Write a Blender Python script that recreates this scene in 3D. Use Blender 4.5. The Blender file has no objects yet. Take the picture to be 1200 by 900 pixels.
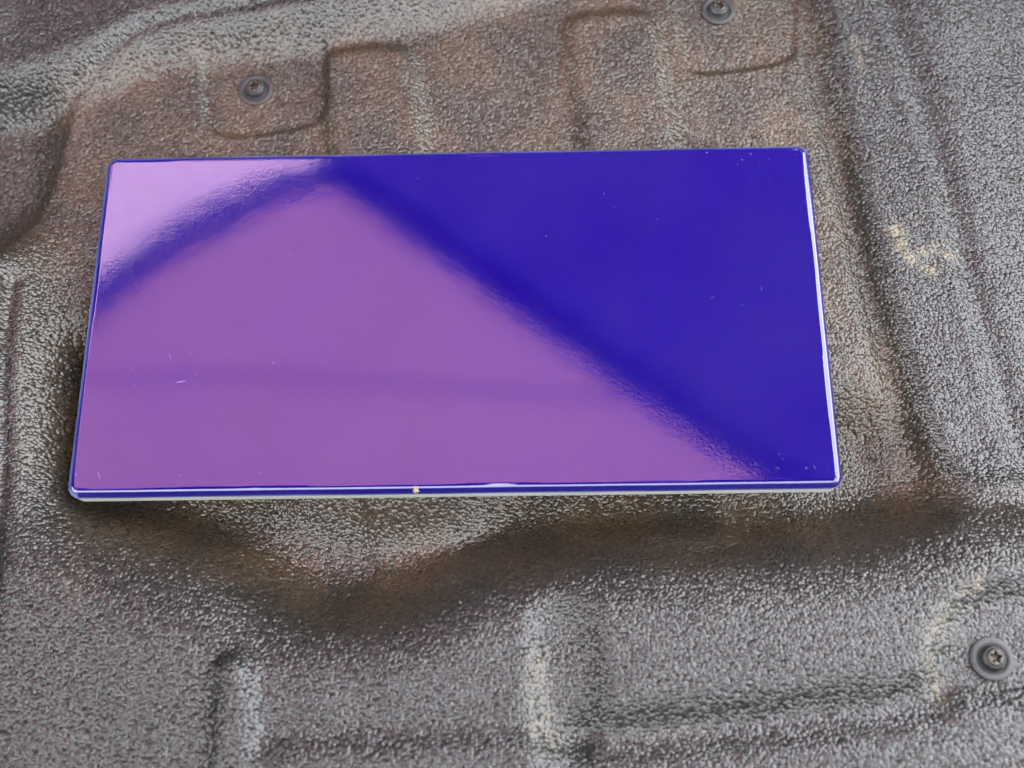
import bpy, math, random
import numpy as np
from mathutils import Matrix, Vector

random.seed(7)
rng = np.random.default_rng(11)
MM = 0.001
sc = bpy.context.scene
col = sc.collection

# ------------------------------------------------------------------ camera
TOP = 10.4                                   # height of the tile's face above the liner floor, mm
cd = bpy.data.cameras.new('camera')
cam = bpy.data.objects.new('camera', cd)
col.objects.link(cam)
cd.sensor_width = 36.0
cd.lens = 42.0
cd.clip_start = 0.01
cd.clip_end = 200.0
right = Vector((0.99968739, -0.00692485, -0.02402437))
down = Vector((-0.01463088, -0.94120635, -0.33751526))
fwd = Vector((-0.02027464, 0.33776125, -0.94101343))
m = Matrix.Identity(4)
for i in range(3):
    m[i][0] = right[i]; m[i][1] = -down[i]; m[i][2] = -fwd[i]
m.translation = Vector((22.659, -130.587, 305.889 + TOP)) * MM
cam.matrix_world = m
cd.dof.use_dof = True
cd.dof.focus_distance = 0.330
cd.dof.aperture_fstop = 9.0
sc.camera = cam

# ------------------------------------------------------------------ sky and sun
SUN_EL, SUN_AZ = math.radians(64), math.radians(-30)      # azimuth from +Y towards +X
w = bpy.data.worlds.new('World'); sc.world = w; w.use_nodes = True
nt = w.node_tree
bg = nt.nodes['Background']
sky = nt.nodes.new('ShaderNodeTexSky'); sky.sky_type = 'NISHITA'
sky.sun_disc = False
sky.sun_elevation = SUN_EL; sky.sun_rotation = SUN_AZ
sky.air_density = 1.0; sky.dust_density = 1.5; sky.ozone_density = 1.0
hs = nt.nodes.new('ShaderNodeHueSaturation'); hs.inputs['Saturation'].default_value = 0.10   # thin white overcast
nt.links.new(sky.outputs[0], hs.inputs['Color']); nt.links.new(hs.outputs[0], bg.inputs[0])
bg.inputs[1].default_value = 0.15
sl = bpy.data.lights.new('sun', 'SUN'); sl.energy = 0.90; sl.angle = math.radians(10); sl.color = (1.0, 0.95, 0.88)
so = bpy.data.objects.new('sun', sl); col.objects.link(so)
sd = Vector((math.sin(SUN_AZ) * math.cos(SUN_EL), math.cos(SUN_AZ) * math.cos(SUN_EL), math.sin(SUN_EL)))
so.rotation_euler = (-sd).to_track_quat('-Z', 'Y').to_euler(); so.location = sd * 5
vs = sc.view_settings
vs.view_transform = 'Standard'; vs.look = 'None'; vs.gamma = 1.0; vs.use_curve_mapping = False
vs.exposure = 4.55

# ------------------------------------------------------------------ helpers
def tag(o, label=None, cat=None, group=None, kind=None):
    if label: o['label'] = label
    if cat: o['category'] = cat
    if group: o['group'] = group
    if kind: o['kind'] = kind
    return o

def mesh_obj(name, verts, faces, mat, parent=None, smooth=True):
    me = bpy.data.meshes.new(name)
    me.from_pydata([tuple(v) for v in verts], [], faces)
    me.update()
    if smooth:
        me.polygons.foreach_set('use_smooth', [True] * len(me.polygons))
    me.materials.append(mat)
    o = bpy.data.objects.new(name, me); col.objects.link(o)
    o.parent = parent
    return o

def material(name):
    mt = bpy.data.materials.new(name); mt.use_nodes = True
    return mt, mt.node_tree, mt.node_tree.nodes['Principled BSDF']

def node(t, kind, **kw):
    n = t.nodes.new(kind)
    for k, v in kw.items(): setattr(n, k, v)
    return n

def mixc(t, fac, a, b, blend='MIX'):
    n = node(t, 'ShaderNodeMix', data_type='RGBA', blend_type=blend)
    for sock, v in ((n.inputs[0], fac), (n.inputs[6], a), (n.inputs[7], b)):
        if hasattr(v, 'links'): t.links.new(v, sock)
        elif isinstance(v, (int, float)): sock.default_value = v
        else: sock.default_value = (*v, 1)
    return n.outputs[2]

def ramp(t, src, p0, p1, v0=0.0, v1=1.0):
    n = node(t, 'ShaderNodeMapRange')
    n.inputs[1].default_value = p0; n.inputs[2].default_value = p1
    n.inputs[3].default_value = v0; n.inputs[4].default_value = v1
    t.links.new(src, n.inputs[0])
    return n.outputs[0]

def noise(t, coord, scale, detail=3, rough=0.5):
    n = node(t, 'ShaderNodeTexNoise')
    n.inputs['Scale'].default_value = scale; n.inputs['Detail'].default_value = detail
    n.inputs['Roughness'].default_value = rough
    t.links.new(coord, n.inputs['Vector'])
    return n.outputs[0]

# ------------------------------------------------------------------ materials
def make_liner_mat():
    mt, t, p = material('moulded_black_plastic')
    co = node(t, 'ShaderNodeTexCoord').outputs['Object']
    res = node(t, 'ShaderNodeAttribute', attribute_name='residue').outputs['Fac']
    wtint = node(t, 'ShaderNodeAttribute', attribute_name='warm_tint').outputs['Fac']
    n1 = noise(t, co, 60, 4)
    n2 = noise(t, co, 900, 2)
    n3 = noise(t, co, 420, 3)
    base = mixc(t, ramp(t, n1, .35, .65), LINER_A, LINER_B)
    wfac = node(t, 'ShaderNodeMath', operation='MULTIPLY')
    t.links.new(wtint, wfac.inputs[0]); t.links.new(ramp(t, n3, .3, .7, .55, 1.0), wfac.inputs[1])
    base = mixc(t, wfac.outputs[0], base, WARM_TINT)
    rf = node(t, 'ShaderNodeMath', operation='MULTIPLY')
    t.links.new(res, rf.inputs[0]); t.links.new(ramp(t, n3, .38, .62), rf.inputs[1])
    base = mixc(t, rf.outputs[0], base, (.095, .08, .05))
    t.links.new(base, p.inputs['Base Color'])
    t.links.new(ramp(t, n2, .3, .7, ROUGH - .06, ROUGH + .08), p.inputs['Roughness'])
    p.inputs['IOR'].default_value = 1.5
    # pebbles: every cell is a low dome tipped its own way
    v = node(t, 'ShaderNodeTexVoronoi', feature='F1', voronoi_dimensions='2D')
    v.inputs['Scale'].default_value = 1.0 / PEBBLE
    t.links.new(co, v.inputs['Vector'])
    def vm(op, a, b):
        n = node(t, 'ShaderNodeVectorMath', operation=op)
        for sck, q in zip(n.inputs, (a, b)):
            if hasattr(q, 'links'): t.links.new(q, sck)
            else: sck.default_value = q
        return n.outputs['Value'] if op == 'DOT_PRODUCT' else n.outputs[0]
    rel = vm('MULTIPLY', vm('SUBTRACT', co, v.outputs['Position']), (TIP, TIP, 0))
    tip = vm('DOT_PRODUCT', rel, vm('SUBTRACT', v.outputs['Color'], (.5, .5, .5)))
    dd = node(t, 'ShaderNodeMath', operation='MULTIPLY'); t.links.new(v.outputs['Distance'], dd.inputs[0]); t.links.new(v.outputs['Distance'], dd.inputs[1])
    hh = node(t, 'ShaderNodeMath', operation='MULTIPLY_ADD'); t.links.new(dd.outputs[0], hh.inputs[0]); hh.inputs[1].default_value = -DOME
    t.links.new(tip, hh.inputs[2])
    b1 = node(t, 'ShaderNodeBump'); b1.inputs['Strength'].default_value = 1.0; b1.inputs['Distance'].default_value = 1.0
    t.links.new(hh.outputs[0], b1.inputs['Height'])
    t.links.new(b1.outputs[0], p.inputs['Normal'])
    return mt

LINER_A = (.006, .006, .0058); LINER_B = (.010, .0098, .0095)
WARM_TINT = (.036, .023, .012)  # warm light reflected by the floor, painted into its colour
ROUGH = .29
PEBBLE, TIP, DOME = .00074, .43, .00023
GLAZE = (.0022, .0005, .064)

def make_glaze_mat():
    mt, t, p = material('cobalt_blue_glaze')
    co = node(t, 'ShaderNodeTexCoord').outputs['Object']
    thin = node(t, 'ShaderNodeAttribute', attribute_name='thin').outputs['Fac']
    n1 = noise(t, co, 55, 3); n2 = noise(t, co, 1400, 2)
    deep = mixc(t, ramp(t, n1, .3, .7), GLAZE, tuple(c * 1.12 for c in GLAZE))
    film = ramp(t, noise(t, co, 18, 5, .65), .42, .75, 0, .35)
    deep = mixc(t, film, deep, (.010, .007, .070))
    c = mixc(t, thin, deep, (.22, .26, .50))
    t.links.new(c, p.inputs['Base Color'])
    t.links.new(ramp(t, noise(t, co, 260, 4, .7), .2, .8, .046, .058), p.inputs['Roughness'])
    p.inputs['IOR'].default_value = 1.6
    b = node(t, 'ShaderNodeBump'); b.inputs['Strength'].default_value = .13; b.inputs['Distance'].default_value = .00006
    t.links.new(n2, b.inputs['Height'])
    b2 = node(t, 'ShaderNodeBump'); b2.inputs['Strength'].default_value = .08; b2.inputs['Distance'].default_value = .0003
    t.links.new(noise(t, co, 70, 2), b2.inputs['Height']); t.links.new(b.outputs[0], b2.inputs['Normal'])
    t.links.new(b2.outputs[0], p.inputs['Normal'])
    return mt

def plain(name, color, rough, metallic=0.0, nscale=800, var=.25, bump=0.0):
    mt, t, p = material(name)
    co = node(t, 'ShaderNodeTexCoord').outputs['Object']
    n = noise(t, co, nscale, 4)
    c = mixc(t, ramp(t, n, .3, .7), tuple(x * (1 - var) for x in color), tuple(min(1, x * (1 + var)) for x in color))
    t.links.new(c, p.inputs['Base Color'])
    p.inputs['Roughness'].default_value = rough; p.inputs['Metallic'].default_value = metallic
    if bump:
        b = node(t, 'ShaderNodeBump'); b.inputs['Strength'].default_value = .5; b.inputs['Distance'].default_value = bump
        t.links.new(n, b.inputs['Height']); t.links.new(b.outputs[0], p.inputs['Normal'])
    return mt

def cloth(name, color):
    mt = bpy.data.materials.new(name); mt.use_nodes = True
    t = mt.node_tree; t.nodes.clear()
    out = node(t, 'ShaderNodeOutputMaterial')
    co = node(t, 'ShaderNodeTexCoord').outputs['Object']
    c = mixc(t, ramp(t, noise(t, co, 2.5, 3), .3, .7), tuple(x * .95 for x in color), color)
    a = node(t, 'ShaderNodeBsdfDiffuse'); b = node(t, 'ShaderNodeBsdfTranslucent')
    t.links.new(c, a.inputs[0]); t.links.new(c, b.inputs[0])
    mx = node(t, 'ShaderNodeMixShader'); mx.inputs[0].default_value = .88
    t.links.new(a.outputs[0], mx.inputs[1]); t.links.new(b.outputs[0], mx.inputs[2])
    t.links.new(mx.outputs[0], out.inputs[0])
    return mt

M_liner = make_liner_mat()
M_glaze = make_glaze_mat()
M_body = plain('fired_clay_body', (.45, .47, .42), .75, nscale=1500, var=.15, bump=.0001)
M_washer = plain('grey_moulded_plastic', (.008, .0085, .009), .5, nscale=2500, var=.12)
M_steel = plain('dull_plated_steel', (.055, .05, .045), .4, metallic=1.0, nscale=1500, var=.2)
M_dust = plain('pale_dust', (.07, .05, .17), .9)
M_cloth = cloth('tan_awning_cloth', (.56, .35, .37))
M_cloth2 = cloth('pale_awning_cloth', (.78, .60, .70))
M_navy = cloth('navy_awning_cloth', (.17, .12, .26))
M_brown = cloth('brown_sky_cover', (.065, .046, .030))  # dark cover cloth, added to hold back sky light
M_beam = plain('dark_painted_timber', (.02, .018, .02), .6, nscale=30)

# ------------------------------------------------------------------ liner (height field, mm)
def axis(c0, c1, step, e0, e1, n):
    core = np.arange(c0, c1 + step * .5, step)
    s = np.linspace(0, 1, n + 1)[1:] ** 2.2
    return np.concatenate([(c0 - s * (c0 - e0))[::-1], core, core[-1] + s * (e1 - core[-1])])
STEP = .45
xs = axis(-185, 212, STEP, -420, 450, 45)
ys = axis(-158, 148, STEP, -380, 420, 45)
X, Y = np.meshgrid(xs, ys)

def seg_dist(X, Y, pts, closed):
    d = np.full(X.shape, 1e9)
    n = len(pts)
    for i in range(n if closed else n - 1):
        (ax, ay), (bx, by) = pts[i], pts[(i + 1) % n]
        dx, dy = bx - ax, by - ay
        t = np.clip(((X - ax) * dx + (Y - ay) * dy) / (dx * dx + dy * dy + 1e-9), 0, 1)
        d = np.minimum(d, (X - ax - t * dx) ** 2 + (Y - ay - t * dy) ** 2)
    return np.sqrt(d)

def smooth_line(pts, closed=False, it=2):
    p = [np.array(q, float) for q in pts]
    if closed:                               # keep the sides straight, round only the corners
        q = []
        for i in range(len(p)):
            for b in (p[i - 1], p[(i + 1) % len(p)]):
                d = b - p[i]; L = np.hypot(*d)
                q.append(p[i] + d / L * min(4.5, L * .3))
        p = q
    for _ in range(it):                      # Chaikin corner cutting
        q = [] if closed else [p[0]]
        n = len(p)
        for i in range(n if closed else n - 1):
            a, b = p[i], p[(i + 1) % n]
            q += [a * .75 + b * .25, a * .25 + b * .75]
        if not closed: q.append(p[-1])
        p = q
    return [tuple(v) for v in p]

def window(pts, pad):
    x0, x1 = min(p[0] for p in pts) - pad, max(p[0] for p in pts) + pad
    y0, y1 = min(p[1] for p in pts) - pad, max(p[1] for p in pts) + pad
    i0, i1 = np.searchsorted(xs, (x0, x1)); j0, j1 = np.searchsorted(ys, (y0, y1))
    return slice(j0, j1), slice(i0, i1)

def inside(X, Y, pts):
    r = np.zeros(X.shape, bool); n = len(pts)
    for i in range(n):
        (ax, ay), (bx, by) = pts[i], pts[(i + 1) % n]
        if ay == by: continue
        c = ((ay > Y) != (by > Y)) & (X < (bx - ax) * (Y - ay) / (by - ay) + ax)
        r ^= c
    return r

def region(pts, wdt):
    pts = smooth_line(pts, True, 2)
    f = np.zeros(X.shape); s = window(pts, wdt)
    x, y = X[s], Y[s]
    sd_ = seg_dist(x, y, pts, True) * np.where(inside(x, y, pts), 1, -1)
    t = np.clip(sd_ / wdt + .5, 0, 1)
    f[s] = t * t * t * (t * (6 * t - 15) + 10)
    return f

def groove(pts, wdt):
    pts = smooth_line(pts)
    f = np.zeros(X.shape); s = window(pts, wdt * 3)
    f[s] = np.exp(-(seg_dist(X[s], Y[s], pts, False) / wdt) ** 2)
    return f

Z = np.zeros(X.shape)
# near and left shelf round the hollow
shelf = region([(-212.5,27.0), (-127.8,25.4), (-118.6,-7.2), (-114.4,-32.8), (-110.1,-47.5), (-102.7,-58.1), (-85.7,-64.8), (-62.1,-72.0), (-45.5,-81.3), (-29.6,-83.7), (-11.6,-80.3), (6.4,-72.8), (24.6,-68.9), (51.9,-67.4), (83.5,-68.2), (106.4,-64.8), (129.8,-58.6), (199.0,-51.6), (182.5,-228.0), (-197.1,-228.2)], 44)
Z += 17.5 * shelf
# drop in front of the tile
hollow = region([(-109.8,-2.1), (-59.9,-2.9), (-46.1,-50.3), (-23.8,-54.8), (4.0,-53.8), (16.9,-29.7), (49.2,-22.6), (93.0,-23.3), (119.8,-26.2), (127.7,-53.5), (106.8,-61.1), (83.8,-64.3), (52.1,-62.8), (24.7,-64.5), (6.4,-68.9), (-11.7,-77.1), (-29.7,-80.5), (-45.9,-75.0), (-62.7,-63.3), (-85.5,-55.9), (-103.1,-51.4)], 25)
Z -= 9.0 * hollow
# right shelf, its groove and the outer bead
rshelf = region([(121.3,216.2), (113.5,110.2), (115.0,84.9), (119.6,29.1), (124.9,-11.1), (130.2,-41.1), (138.4,-53.6), (199.2,-50.4), (308.1,210.0)], 10)
Z += 3.6 * rshelf
Z -= 2.2 * groove([(106.0,130.2), (107.8,110.4), (110.6,81.9), (115.3,40.4), (119.2,7.3), (122.9,-23.8), (126.8,-45.8), (128.4,-55.3)], 3.6)
Z -= 1.7 * groove([(129.7,129.5), (132.4,109.7), (138.0,84.3), (143.1,42.7), (147.5,1.5), (152.7,-41.4), (158.6,-69.6)], 4.4)
Z += .8 * groove([(126.4,129.6), (129.2,109.8), (133.6,84.4), (138.9,42.8), (143.2,1.6), (148.1,-41.3)], 3.0)
# far bank and the crease along it
bank = region([(-132.1,78.2), (-109.0,87.6), (-96.3,95.5), (-64.2,99.8), (-31.9,103.5), (-5.0,109.3), (44.2,125.1), (128.2,146.6), (243.7,174.9), (306.7,493.4), (-436.1,534.6), (-275.3,69.1)], 22)
Z += 10.0 * bank
Z -= 1.6 * groove([(-117.7,81.0), (-108.2,92.6), (-96.9,101.3), (-64.7,107.2), (-37.7,111.8), (-10.5,116.6), (27.8,125.6)], 2.4)
# left fall
left = region([(-135.3,103.5), (-124.0,78.0), (-124.5,49.6), (-130.4,29.6), (-141.3,13.2), (-255.8,-5.0), (-287.0,113.8)], 21)
Z -= 6.0 * left * (1 - .7 * bank)
Z += .7 * groove([(-114.2,85.6), (-118.1,77.9), (-120.6,53.9), (-126.0,35.2), (-134.5,18.6), (-143.6,11.9)], 2.2)
Z -= 3.0 * groove([(-127.1,13.0), (-124.7,-14.9), (-119.0,-52.2), (-116.3,-78.9), (-118.0,-93.4), (-126.3,-104.1)], 2.6)
# ribs that carry the tile
ribs = np.maximum(region([(-42.9,94.2), (-15.0,95.5), (-9.5,60.4), (3.0,-74.6), (-22.7,-74.3), (-38.7,61.1)], 8.5),
                  region([(32.3,105.2), (61.4,107.0), (65.9,58.8), (76.6,-64.0), (49.3,-63.7), (37.6,59.4)], 8.5))
Z += 3.1 * ribs * (1 - .55 * hollow)
Z -= .10 * np.clip(X - 150, 0, 70) * (Y > -400)
# pads round the fasteners
Z -= 1.5 * region([(-82.3,105.4), (-75.1,108.5), (-43.1,110.9), (-39.6,70.1), (-51.5,66.7), (-70.2,64.1), (-78.5,68.5)], 4.0) * (1 - bank)
Z -= 1.6 * region([(69.0,137.9), (108.0,136.9), (105.8,87.6), (69.2,82.9)], 4.0)
Z -= 3.2 * region([(187.8,-75.1), (140.5,-77.5), (127.7,-80.8), (120.2,-89.2), (117.3,-99.2), (121.4,-106.5), (182.5,-101.8)], 10)
# relief of the near shelf
Z += 2.8 * region([(-57.6,-93.7), (-48.5,-93.8), (-44.3,-139.3), (-54.9,-139.2)], 9)
Z -= 3.6 * region([(20.5,-81.8), (36.0,-82.0), (37.5,-115.0), (22.5,-117.3)], 11)
Z -= 3.6 * groove([(34.2,-114.2), (67.5,-111.3), (98.8,-108.4), (116.7,-105.7)], 6.0)
Z += 2.6 * region([(-45.9,-115.2), (-11.6,-114.6), (23.8,-113.7), (27.0,-158.1), (-46.3,-157.7)], 11)
# unseen liner walls, added and raised to block low sky
for dd, hw in (((Y - 150) / 150, 235), ((-165 - Y) / 150, 320), ((X - 218) / 150, 45), ((-192 - X) / 150, 160)):
    far = np.clip(dd, 0, 1); Z = np.maximum(Z, 0 * Z + hw * far * far * (3 - 2 * far) + Z * (1 - far))
# slow waviness and pebbled grain
def band(shape, step, wl, bw):
    fy = np.fft.fftfreq(shape[0], step)[:, None]; fx = np.fft.rfftfreq(shape[1], step)[None]
    f = np.hypot(fx, fy); g = np.exp(-((f - 1 / wl) / (bw / wl)) ** 2)
    n = np.fft.irfft2(np.fft.rfft2(rng.standard_normal(shape)) * g, s=shape)
    return n / n.std()
Z += .10 * band(Z.shape, STEP, 45, .6)
g = band(Z.shape, STEP, 1.35, .42)
g = np.log1p(np.exp(2.4 * (g - .25))) * .8 + .2 * band(Z.shape, STEP, 2.8, .4)
Z += .08 * g
nv = X.size
co = np.empty((nv, 3), np.float32)
co[:, 0] = X.ravel() * MM; co[:, 1] = Y.ravel() * MM; co[:, 2] = Z.ravel() * MM
ny, nx = X.shape
idx = np.arange(nv, dtype=np.int32).reshape(ny, nx)
quads = np.stack([idx[:-1, :-1], idx[:-1, 1:], idx[1:, 1:], idx[1:, :-1]], -1).reshape(-1)
me = bpy.data.meshes.new('bed_liner')
nf = quads.size // 4
me.vertices.add(nv); me.vertices.foreach_set('co', co.ravel())
me.loops.add(quads.size); me.loops.foreach_set('vertex_index', quads)
me.polygons.add(nf); me.polygons.foreach_set('loop_start', np.arange(0, quads.size, 4, dtype=np.int32))
me.polygons.foreach_set('use_smooth', np.ones(nf, bool))
me.update(calc_edges=True)
res = np.zeros(X.shape)
for pts, wd, a in (
        ([(127.1,27.6), (128.0,20.6), (132.1,17.3), (135.4,14.5)], 2.2, .9), ([(130.3,19.2), (134.9,20.5), (139.5,21.5), (141.9,17.7)], 2.0, .9),
        ([(122.5,90.9), (123.8,83.1)], 2.5, .35), ([(95.0,67.1), (96.7,59.6)], 2.0, .45),
        ([(131.8,-78.3), (123.8,-82.9), (119.2,-90.9), (117.7,-99.2), (119.7,-103.7)], 2.6, .50), ([(22.8,-96.2), (22.2,-110.5), (23.8,-114.1)], 3.0, .45),
        ([(-130.7,13.0), (-128.2,-1.8)], 2.0, .45), ([(36.8,-114.4), (58.5,-112.5)], 3, .15), ([(-97.5,-73.5), (-94.1,-76.9)], 4, .25)):
    res = np.maximum(res, a * groove(pts, wd))
warm_tint = np.clip((1 - shelf) * (1 - rshelf) * (1 - bank) * (1 - .6 * left), 0, 1) * (.72 + .28 * np.tanh(band(Z.shape, STEP, 30, .6)))  # where the warm reflected tone is painted: low floor, off the shelves
for nm, arr in (('residue', res), ('warm_tint', warm_tint)):
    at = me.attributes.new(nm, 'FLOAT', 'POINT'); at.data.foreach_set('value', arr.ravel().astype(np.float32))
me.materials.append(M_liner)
liner = bpy.data.objects.new('bed_liner', me); col.objects.link(liner)
tag(liner, 'black pebble-grained moulded plastic liner under the blue tile', 'liner', kind='structure')

def height(x, y):
    i = int(np.searchsorted(xs, x)); j = int(np.searchsorted(ys, y))
    return float(Z[j - 8:j + 9, i - 8:i + 9].mean())

# ------------------------------------------------------------------ tile
def rounded_rect(hx, hy, r, n=8):
    out = []
    for cx, cy, a0 in ((hx - r, hy - r, 0), (-hx + r, hy - r, 90), (-hx + r, -hy + r, 180), (hx - r, -hy + r, 270)):
        for k in range(n + 1):
            a = math.radians(a0 + 90 * k / n)
            out.append((cx + r * math.cos(a), cy + r * math.sin(a)))
    # extra points along the straight sides so edges can wander
    full = []
    for i, a in enumerate(out):
        b = out[(i + 1) % len(out)]
        full.append(a)
        L = math.hypot(b[0] - a[0], b[1] - a[1])
        k = (48 if abs(b[0] - a[0]) > abs(b[1] - a[1]) else 24) if i % (n + 1) == n else 1
        for q in range(1, k):
            full.append((a[0] + (b[0] - a[0]) * q / k, a[1] + (b[1] - a[1]) * q / k))
    return full

HX, HY, THK, RB = 103.1, 51.6, 7.4, 2.1
BASE = TOP - THK
tile = bpy.data.objects.new('ceramic_tile', None); col.objects.link(tile)
tile.location = (0, .8 * MM, BASE * MM); tile.empty_display_size = .02
tag(tile, 'glossy cobalt blue rectangular ceramic tile lying on the black liner', 'tile')

def rings_mesh(name, rings, mat, parent, cap_first=False, cap_last=False, thin=None):
    verts, faces = [], []
    n = len(rings[0])
    for r in rings: verts += [tuple(c * MM for c in v) for v in r]
    for k in range(len(rings) - 1):
        for i in range(n):
            j = (i + 1) % n
            faces.append((k * n + i, k * n + j, (k + 1) * n + j, (k + 1) * n + i))
    if cap_first: faces.append(tuple(range(n))[::-1])
    if cap_last: faces.append(tuple((len(rings) - 1) * n + i for i in range(n)))
    o = mesh_obj(name, verts, faces, mat, parent)
    if thin:
        at = o.data.attributes.new('thin', 'FLOAT', 'POINT')
        at.data.foreach_set('value', [t for ring in thin for t in ring])
    return o

def wob(i, k, a):
    return a * (math.sin(i * .37 + k) + .6 * math.sin(i * .91 + 2 * k))
SIDE_TOP = THK - 2.2
rings, thin = [], []
for kk, q in enumerate((0, .12, .3, .5, .7, .85, 1.0)):         # rounded glazed edge, from the outside in
    a = q * math.pi / 2
    ins = RB * (1 - math.sin(a)) if q < 1 else 0
    z = SIDE_TOP + 2.2 * math.sin(a)
    ins = RB * (1 - math.cos(a))
    base = rounded_rect(HX - ins, HY - ins, max(3.4 - ins, .7))
    rings.append([(x * (1 + wob(i, kk * .2, .00022)), y * (1 + wob(i, 2 + kk * .2, .0004)), z + (wob(i, 1, .12) if q == 0 else wob(i, 3, .015))) for i, (x, y) in enumerate(base)])
    near, worn = (.9, .35, .0, .0, .0, .0, .0)[kk], (1.0, .80, .50, .30, .12, .0, .0)[kk]
    thin.append([(worn if (y > HY - 3 or x < -HX + 3) else near) * max(0, min(1, .85 + wob(i, 5, .22))) for i, (x, y) in enumerate(base)])
for d in (RB + .08, RB + .3, 4.5, 9.0, 20.0, 49.0):                                 # very slightly pillowed face
    base = rounded_rect(HX - d, HY - d, .7)
    rings.append([(x, y, THK + .02 * (1 - math.exp(-max(d - 2.6, 0) / 3))) for x, y in base]); thin.append([0] * len(base))
glaze = rings_mesh('glaze', rings, M_glaze, tile, cap_last=True, thin=thin)
brings = []
for ins, z in ((1.6, 0.0), (.5, .35), (.25, 1.2), (.15, SIDE_TOP - .3), (.1, SIDE_TOP + .15), (1.2, SIDE_TOP + .4)):
    base = rounded_rect(HX - ins, HY - ins, 3.3)
    brings.append([(x, y, z) for x, y in base])
rings_mesh('clay_body', brings, M_body, tile, cap_first=True, cap_last=True)

def flake(cx, cy, z, r, h, n=9, ax=1.0, ay=1.0, rot=0.0):
    v, f = [], []
    for k in range(n):
        a = 2 * math.pi * k / n; rr = r * random.uniform(.65, 1.2)
        x, y = rr * math.cos(a) * ax, rr * math.sin(a) * ay
        v.append(((cx + x * math.cos(rot) - y * math.sin(rot)) * MM, (cy + x * math.sin(rot) + y * math.cos(rot)) * MM, z * MM))
    v.append((cx * MM, cy * MM, (z + h) * MM))
    for k in range(n): f.append((k, (k + 1) % n, n))
    return v, f

def joined(name, items, mat, parent):
    V, F = [], []
    for v, f in items:
        o = len(V); V += v; F += [tuple(i + o for i in q) for q in f]
    return mesh_obj(name, V, F, mat, parent, smooth=False)

# chip on the near edge that bares the cream body
CH = [(-9.6,-49.9)][0]
cv = []
def on_bevel(dx, q, out):
    a = q * math.pi / 2
    return ((CH[0] + dx) * MM, (-(HY - RB * (1 - math.cos(a))) - out * math.cos(a)) * MM, (SIDE_TOP + 2.2 * math.sin(a) + out * math.sin(a)) * MM)
for dx, q in ((-.85, .50), (-.55, .80), (.05, .92), (.7, .78), (.95, .45), (.35, .22), (-.45, .28)): cv.append(on_bevel(dx, q, .03))
cv.append(on_bevel(.05, .55, .10))
chip = mesh_obj('edge_chip', cv, [(i, (i + 1) % 7, 7) for i in range(7)], plain('bare_cream_clay', (.22, .17, .09), .8), tile, smooth=False)
chip['label'] = 'small cream chip in the near edge'

# scratches and dust on the glaze
items = []
ZT = THK + .016
def speck(x, y, r, ax=1.0, ay=1.0, rot=0.0): items.append(flake(x, y, ZT, r, .03, 7, ax, ay, rot))
for u in [(-95.8,48.8), (-86.1,48.4), (-77.8,-7.8), (-76.4,-15.6), (-80.7,-17.8), (-88.5,-15.4), (-87.5,-20.4), (-91.4,-26.5), (-80.0,-25.5), (-70.6,-17.5), (-67.4,-34.2), (-100.8,-45.6), (-95.7,-46.1), (-97.9,-46.8), (-74.1,-44.3), (-72.8,-46.0), (86.0,48.4), (83.4,46.5), (84.4,43.7), (82.0,45.1), (99.0,47.9), (73.2,49.0), (46.9,27.9), (43.0,36.2), (-10.8,42.3), (45.8,32.0), (80.1,0.8), (26.1,22.9), (57.8,27.7), (-46.8,18.9), (-29.0,0.1), (-49.6,-14.3), (-51.1,-45.8), (-38.9,-39.4), (-11.8,-25.3), (93.5,-46.4), (99.5,-46.5)]: speck(u[0], u[1], random.uniform(.10, .24), random.uniform(.6, 1.4), 1, random.uniform(0, 3))
for (a, b) in ([(-79.0,-10.8), (-77.8,-13.1)], [(-76.8,-19.8), (-72.6,-19.2)], [(-94.9,-44.7), (-94.0,-47.1)], [(85.5,-46.0), (86.6,-46.5)], [(95.4,-45.5), (96.1,-46.9)], [(85.7,6.4), (85.8,4.9)], [(71.5,2.8), (72.7,3.5)]):
    dx, dy = b[0] - a[0], b[1] - a[1]; L = math.hypot(dx, dy)
    speck((a[0] + b[0]) / 2, (a[1] + b[1]) / 2, L / 2, 1.0, .12, math.atan2(dy, dx))
for _ in range(220):
    speck(random.uniform(-99, 99), random.uniform(-48.5, 48.5), random.choice((.03, .04, .05, .05, .06, .09)))
for cx, cy, s, k in ((-93, -44, 5, 26), (90, 44, 5, 14), (-88, -12, 10, 12), (80, -45, 8, 10), (-55, -8, 9, 8)):
    for _ in range(k):
        x, y = random.gauss(cx, s), random.gauss(cy, s * .6)
        if abs(x) < 98.5 and abs(y) < 47.8: speck(x, y, random.uniform(.06, .16), random.uniform(.5, 1.5), 1, random.uniform(0, 3))
ds = joined('dust_specks', items, M_dust, tile); ds['kind'] = 'stuff'

# ------------------------------------------------------------------ fasteners
def lathe(name, prof, mat, parent, n=60, star=None):
    rings = []
    for r, z, s in prof:
        rings.append([((r * (1 + s * .34 * math.cos(5 * 2 * math.pi * i / n))) * math.cos(2 * math.pi * i / n),
                       (r * (1 + s * .34 * math.cos(5 * 2 * math.pi * i / n))) * math.sin(2 * math.pi * i / n), z) for i in range(n)])
    return rings_mesh(name, rings, mat, parent, cap_last=True)

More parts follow.
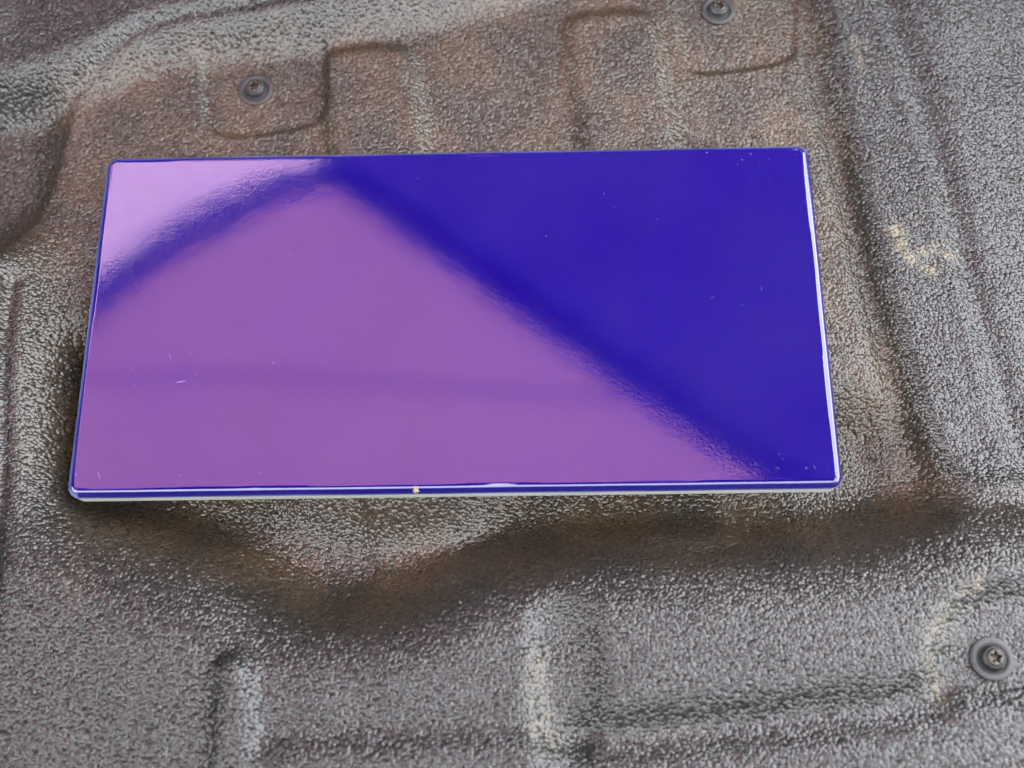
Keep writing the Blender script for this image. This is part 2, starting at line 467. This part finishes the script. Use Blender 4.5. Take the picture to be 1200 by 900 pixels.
def make_fastener():
    root = bpy.data.objects.new('push_fastener', None); col.objects.link(root); root.empty_display_size = .005
    lathe('washer', [(5.15, -1.2, 0), (5.45, .15, 0), (5.38, .42, 0), (5.15, .55, 0), (4.3, .60, 0), (3.75, .55, 0), (3.55, .30, 0),
                     (3.40, .22, 0), (3.25, .45, 0), (3.10, 1.1, 0), (2.85, 1.8, 0), (2.55, 2.25, 0), (2.30, 2.40, 0), (2.15, 2.30, 0), (2.1, 1.4, 0)], M_washer, root)
    head = lathe('screw_head', [(2.12, 1.45, 0), (2.12, 2.40, 0), (2.05, 2.62, 0), (1.85, 2.75, 0), (1.55, 2.80, 0), (1.32, 2.78, .6),
                                (1.12, 2.70, 1), (1.05, 2.2, 1), (.98, 1.5, 1)], M_steel, root)
    lathe('socket', [(1.30, 1.50, 0), (.95, 1.55, 0), (.4, 1.62, 0)], plain('socket_steel', (.10, .085, .07), .6, metallic=1), head)  # socket floor in its own steel tone
    return root

F = make_fastener()
GRP = 'fasteners holding the liner down'
fast = []
for i, (q, rz, tilt, lab) in enumerate((
        ([(-63.3,81.9)][0], .5, (.05, -.04), 'grey domed fastener with washer in the recessed pad above the tile left of the ribs'),
        ([(81.9,108.1)][0], 1.1, (.03, .03), 'grey domed fastener cut by the top edge of the picture'),
        ([(133.6,-95.8)][0], .2, (-.02, .03), 'grey domed fastener on the near shelf, right of and below the tile'))):
    if i == 0: o = F
    else:
        o = F.copy(); col.objects.link(o)
        for ch in F.children:
            c = ch.copy(); col.objects.link(c); c.parent = o
            for g2 in ch.children:
                d = g2.copy(); col.objects.link(d); d.parent = c
    o.location = (q[0] * MM, q[1] * MM, (height(*q) + .25) * MM)
    o.rotation_euler = (tilt[0], tilt[1], rz)
    tag(o, lab, 'fastener', GRP)

# ------------------------------------------------------------------ awning overhead: mirrored in the glaze, shades the tile; brown covers added to block sky
AW = 2.0
def flat_panel(name, pts, z, mat, parent):
    n = len(pts)
    v = [(x, y, z) for x, y in pts] + [(x, y, z + .002) for x, y in pts]
    f = [tuple(range(n))[::-1], tuple(range(n, 2 * n))] + [(i, (i + 1) % n, n + (i + 1) % n, n + i) for i in range(n)]
    return mesh_obj(name, v, f, mat, parent, smooth=False)

def beam(name, pts, wdt, z, mat, parent, hgt=.05):
    L, R = [], []
    for i, p in enumerate(pts):
        a = pts[max(i - 1, 0)]; b = pts[min(i + 1, len(pts) - 1)]
        d = Vector((b[0] - a[0], b[1] - a[1])).normalized(); nrm = Vector((-d.y, d.x)) * wdt / 2
        L.append((p[0] + nrm.x, p[1] + nrm.y)); R.append((p[0] - nrm.x, p[1] - nrm.y))
    n = len(pts); v = []
    for (l, r) in zip(L, R): v += [(*l, z), (*r, z), (*r, z + hgt), (*l, z + hgt)]
    f = [(0, 3, 2, 1), (4 * n - 4, 4 * n - 3, 4 * n - 2, 4 * n - 1)]
    for i in range(n - 1):
        for k in range(4):
            f.append((4 * i + k, 4 * i + (k + 1) % 4, 4 * i + 4 + (k + 1) % 4, 4 * i + 4 + k))
    return mesh_obj(name, v, f, mat, parent, smooth=False)

aw = bpy.data.objects.new('awning', None); col.objects.link(aw); aw.location = (0, 0, 0)
tag(aw, 'tan and navy cloth awning on dark beams, mirrored in the tile, with added unseen brown covers that block sky', 'awning')
apex = (-.418, 1.213)
def along(a, d, s): return (a[0] + d[0] * s, a[1] + d[1] * s)
RD = (.787, -.617)
LB = [apex, (-.56, 1.165), (-.72, 1.07), (-.90, .933), (-1.15, .70), (-1.6, .25)]
rend = along(apex, RD, 1.60)
flat_panel('cloth_panel', [apex] + [p for p in LB[1:]] + [(-1.6, .40), (rend[0], .40), rend], AW + .06, M_cloth, aw)
flat_panel('cloth_panel', [(p[0] - .0, p[1] + .004) for p in LB] + [(-1.6, 1.55), (-.50, 1.55)], AW + .064, M_cloth2, aw)
flat_panel('cloth_panel', [along(apex, RD, -.012), (-.52, 1.56), (-.40, 2.0), (.78, 2.0), (.74, .38), (rend[0], .40), rend], AW + .068, M_navy, aw)
beam('beam', [along(apex, RD, -.05), along(apex, RD, 1.62)], .062, AW, M_beam, aw)
beam('beam', LB, .050, AW - .004, M_beam, aw)
flat_panel('cloth_panel', [(-.50, 1.56), (-1.61, 1.56), (-1.61, .25), (-4.5, .25), (-4.5, 5.0), (1.6, 5.0), (1.2, 2.01), (-.405, 2.01)], AW + .072, M_brown, aw)  # unseen forward and left cover, added to darken slopes facing away
flat_panel('cloth_panel', [(-1.61, .40 - .004), (-2.3, -.50), (1.1, -.50), (.80, .376), (.735, .376), (rend[0], .40 - .004)], AW + .076, M_brown, aw)  # unseen cover over the camera side, added to cut the sky
beam('seam', [(-1.3, .742), (-.5, .735), (.20, .675)], .010, AW + .050, M_cloth, aw, .004)
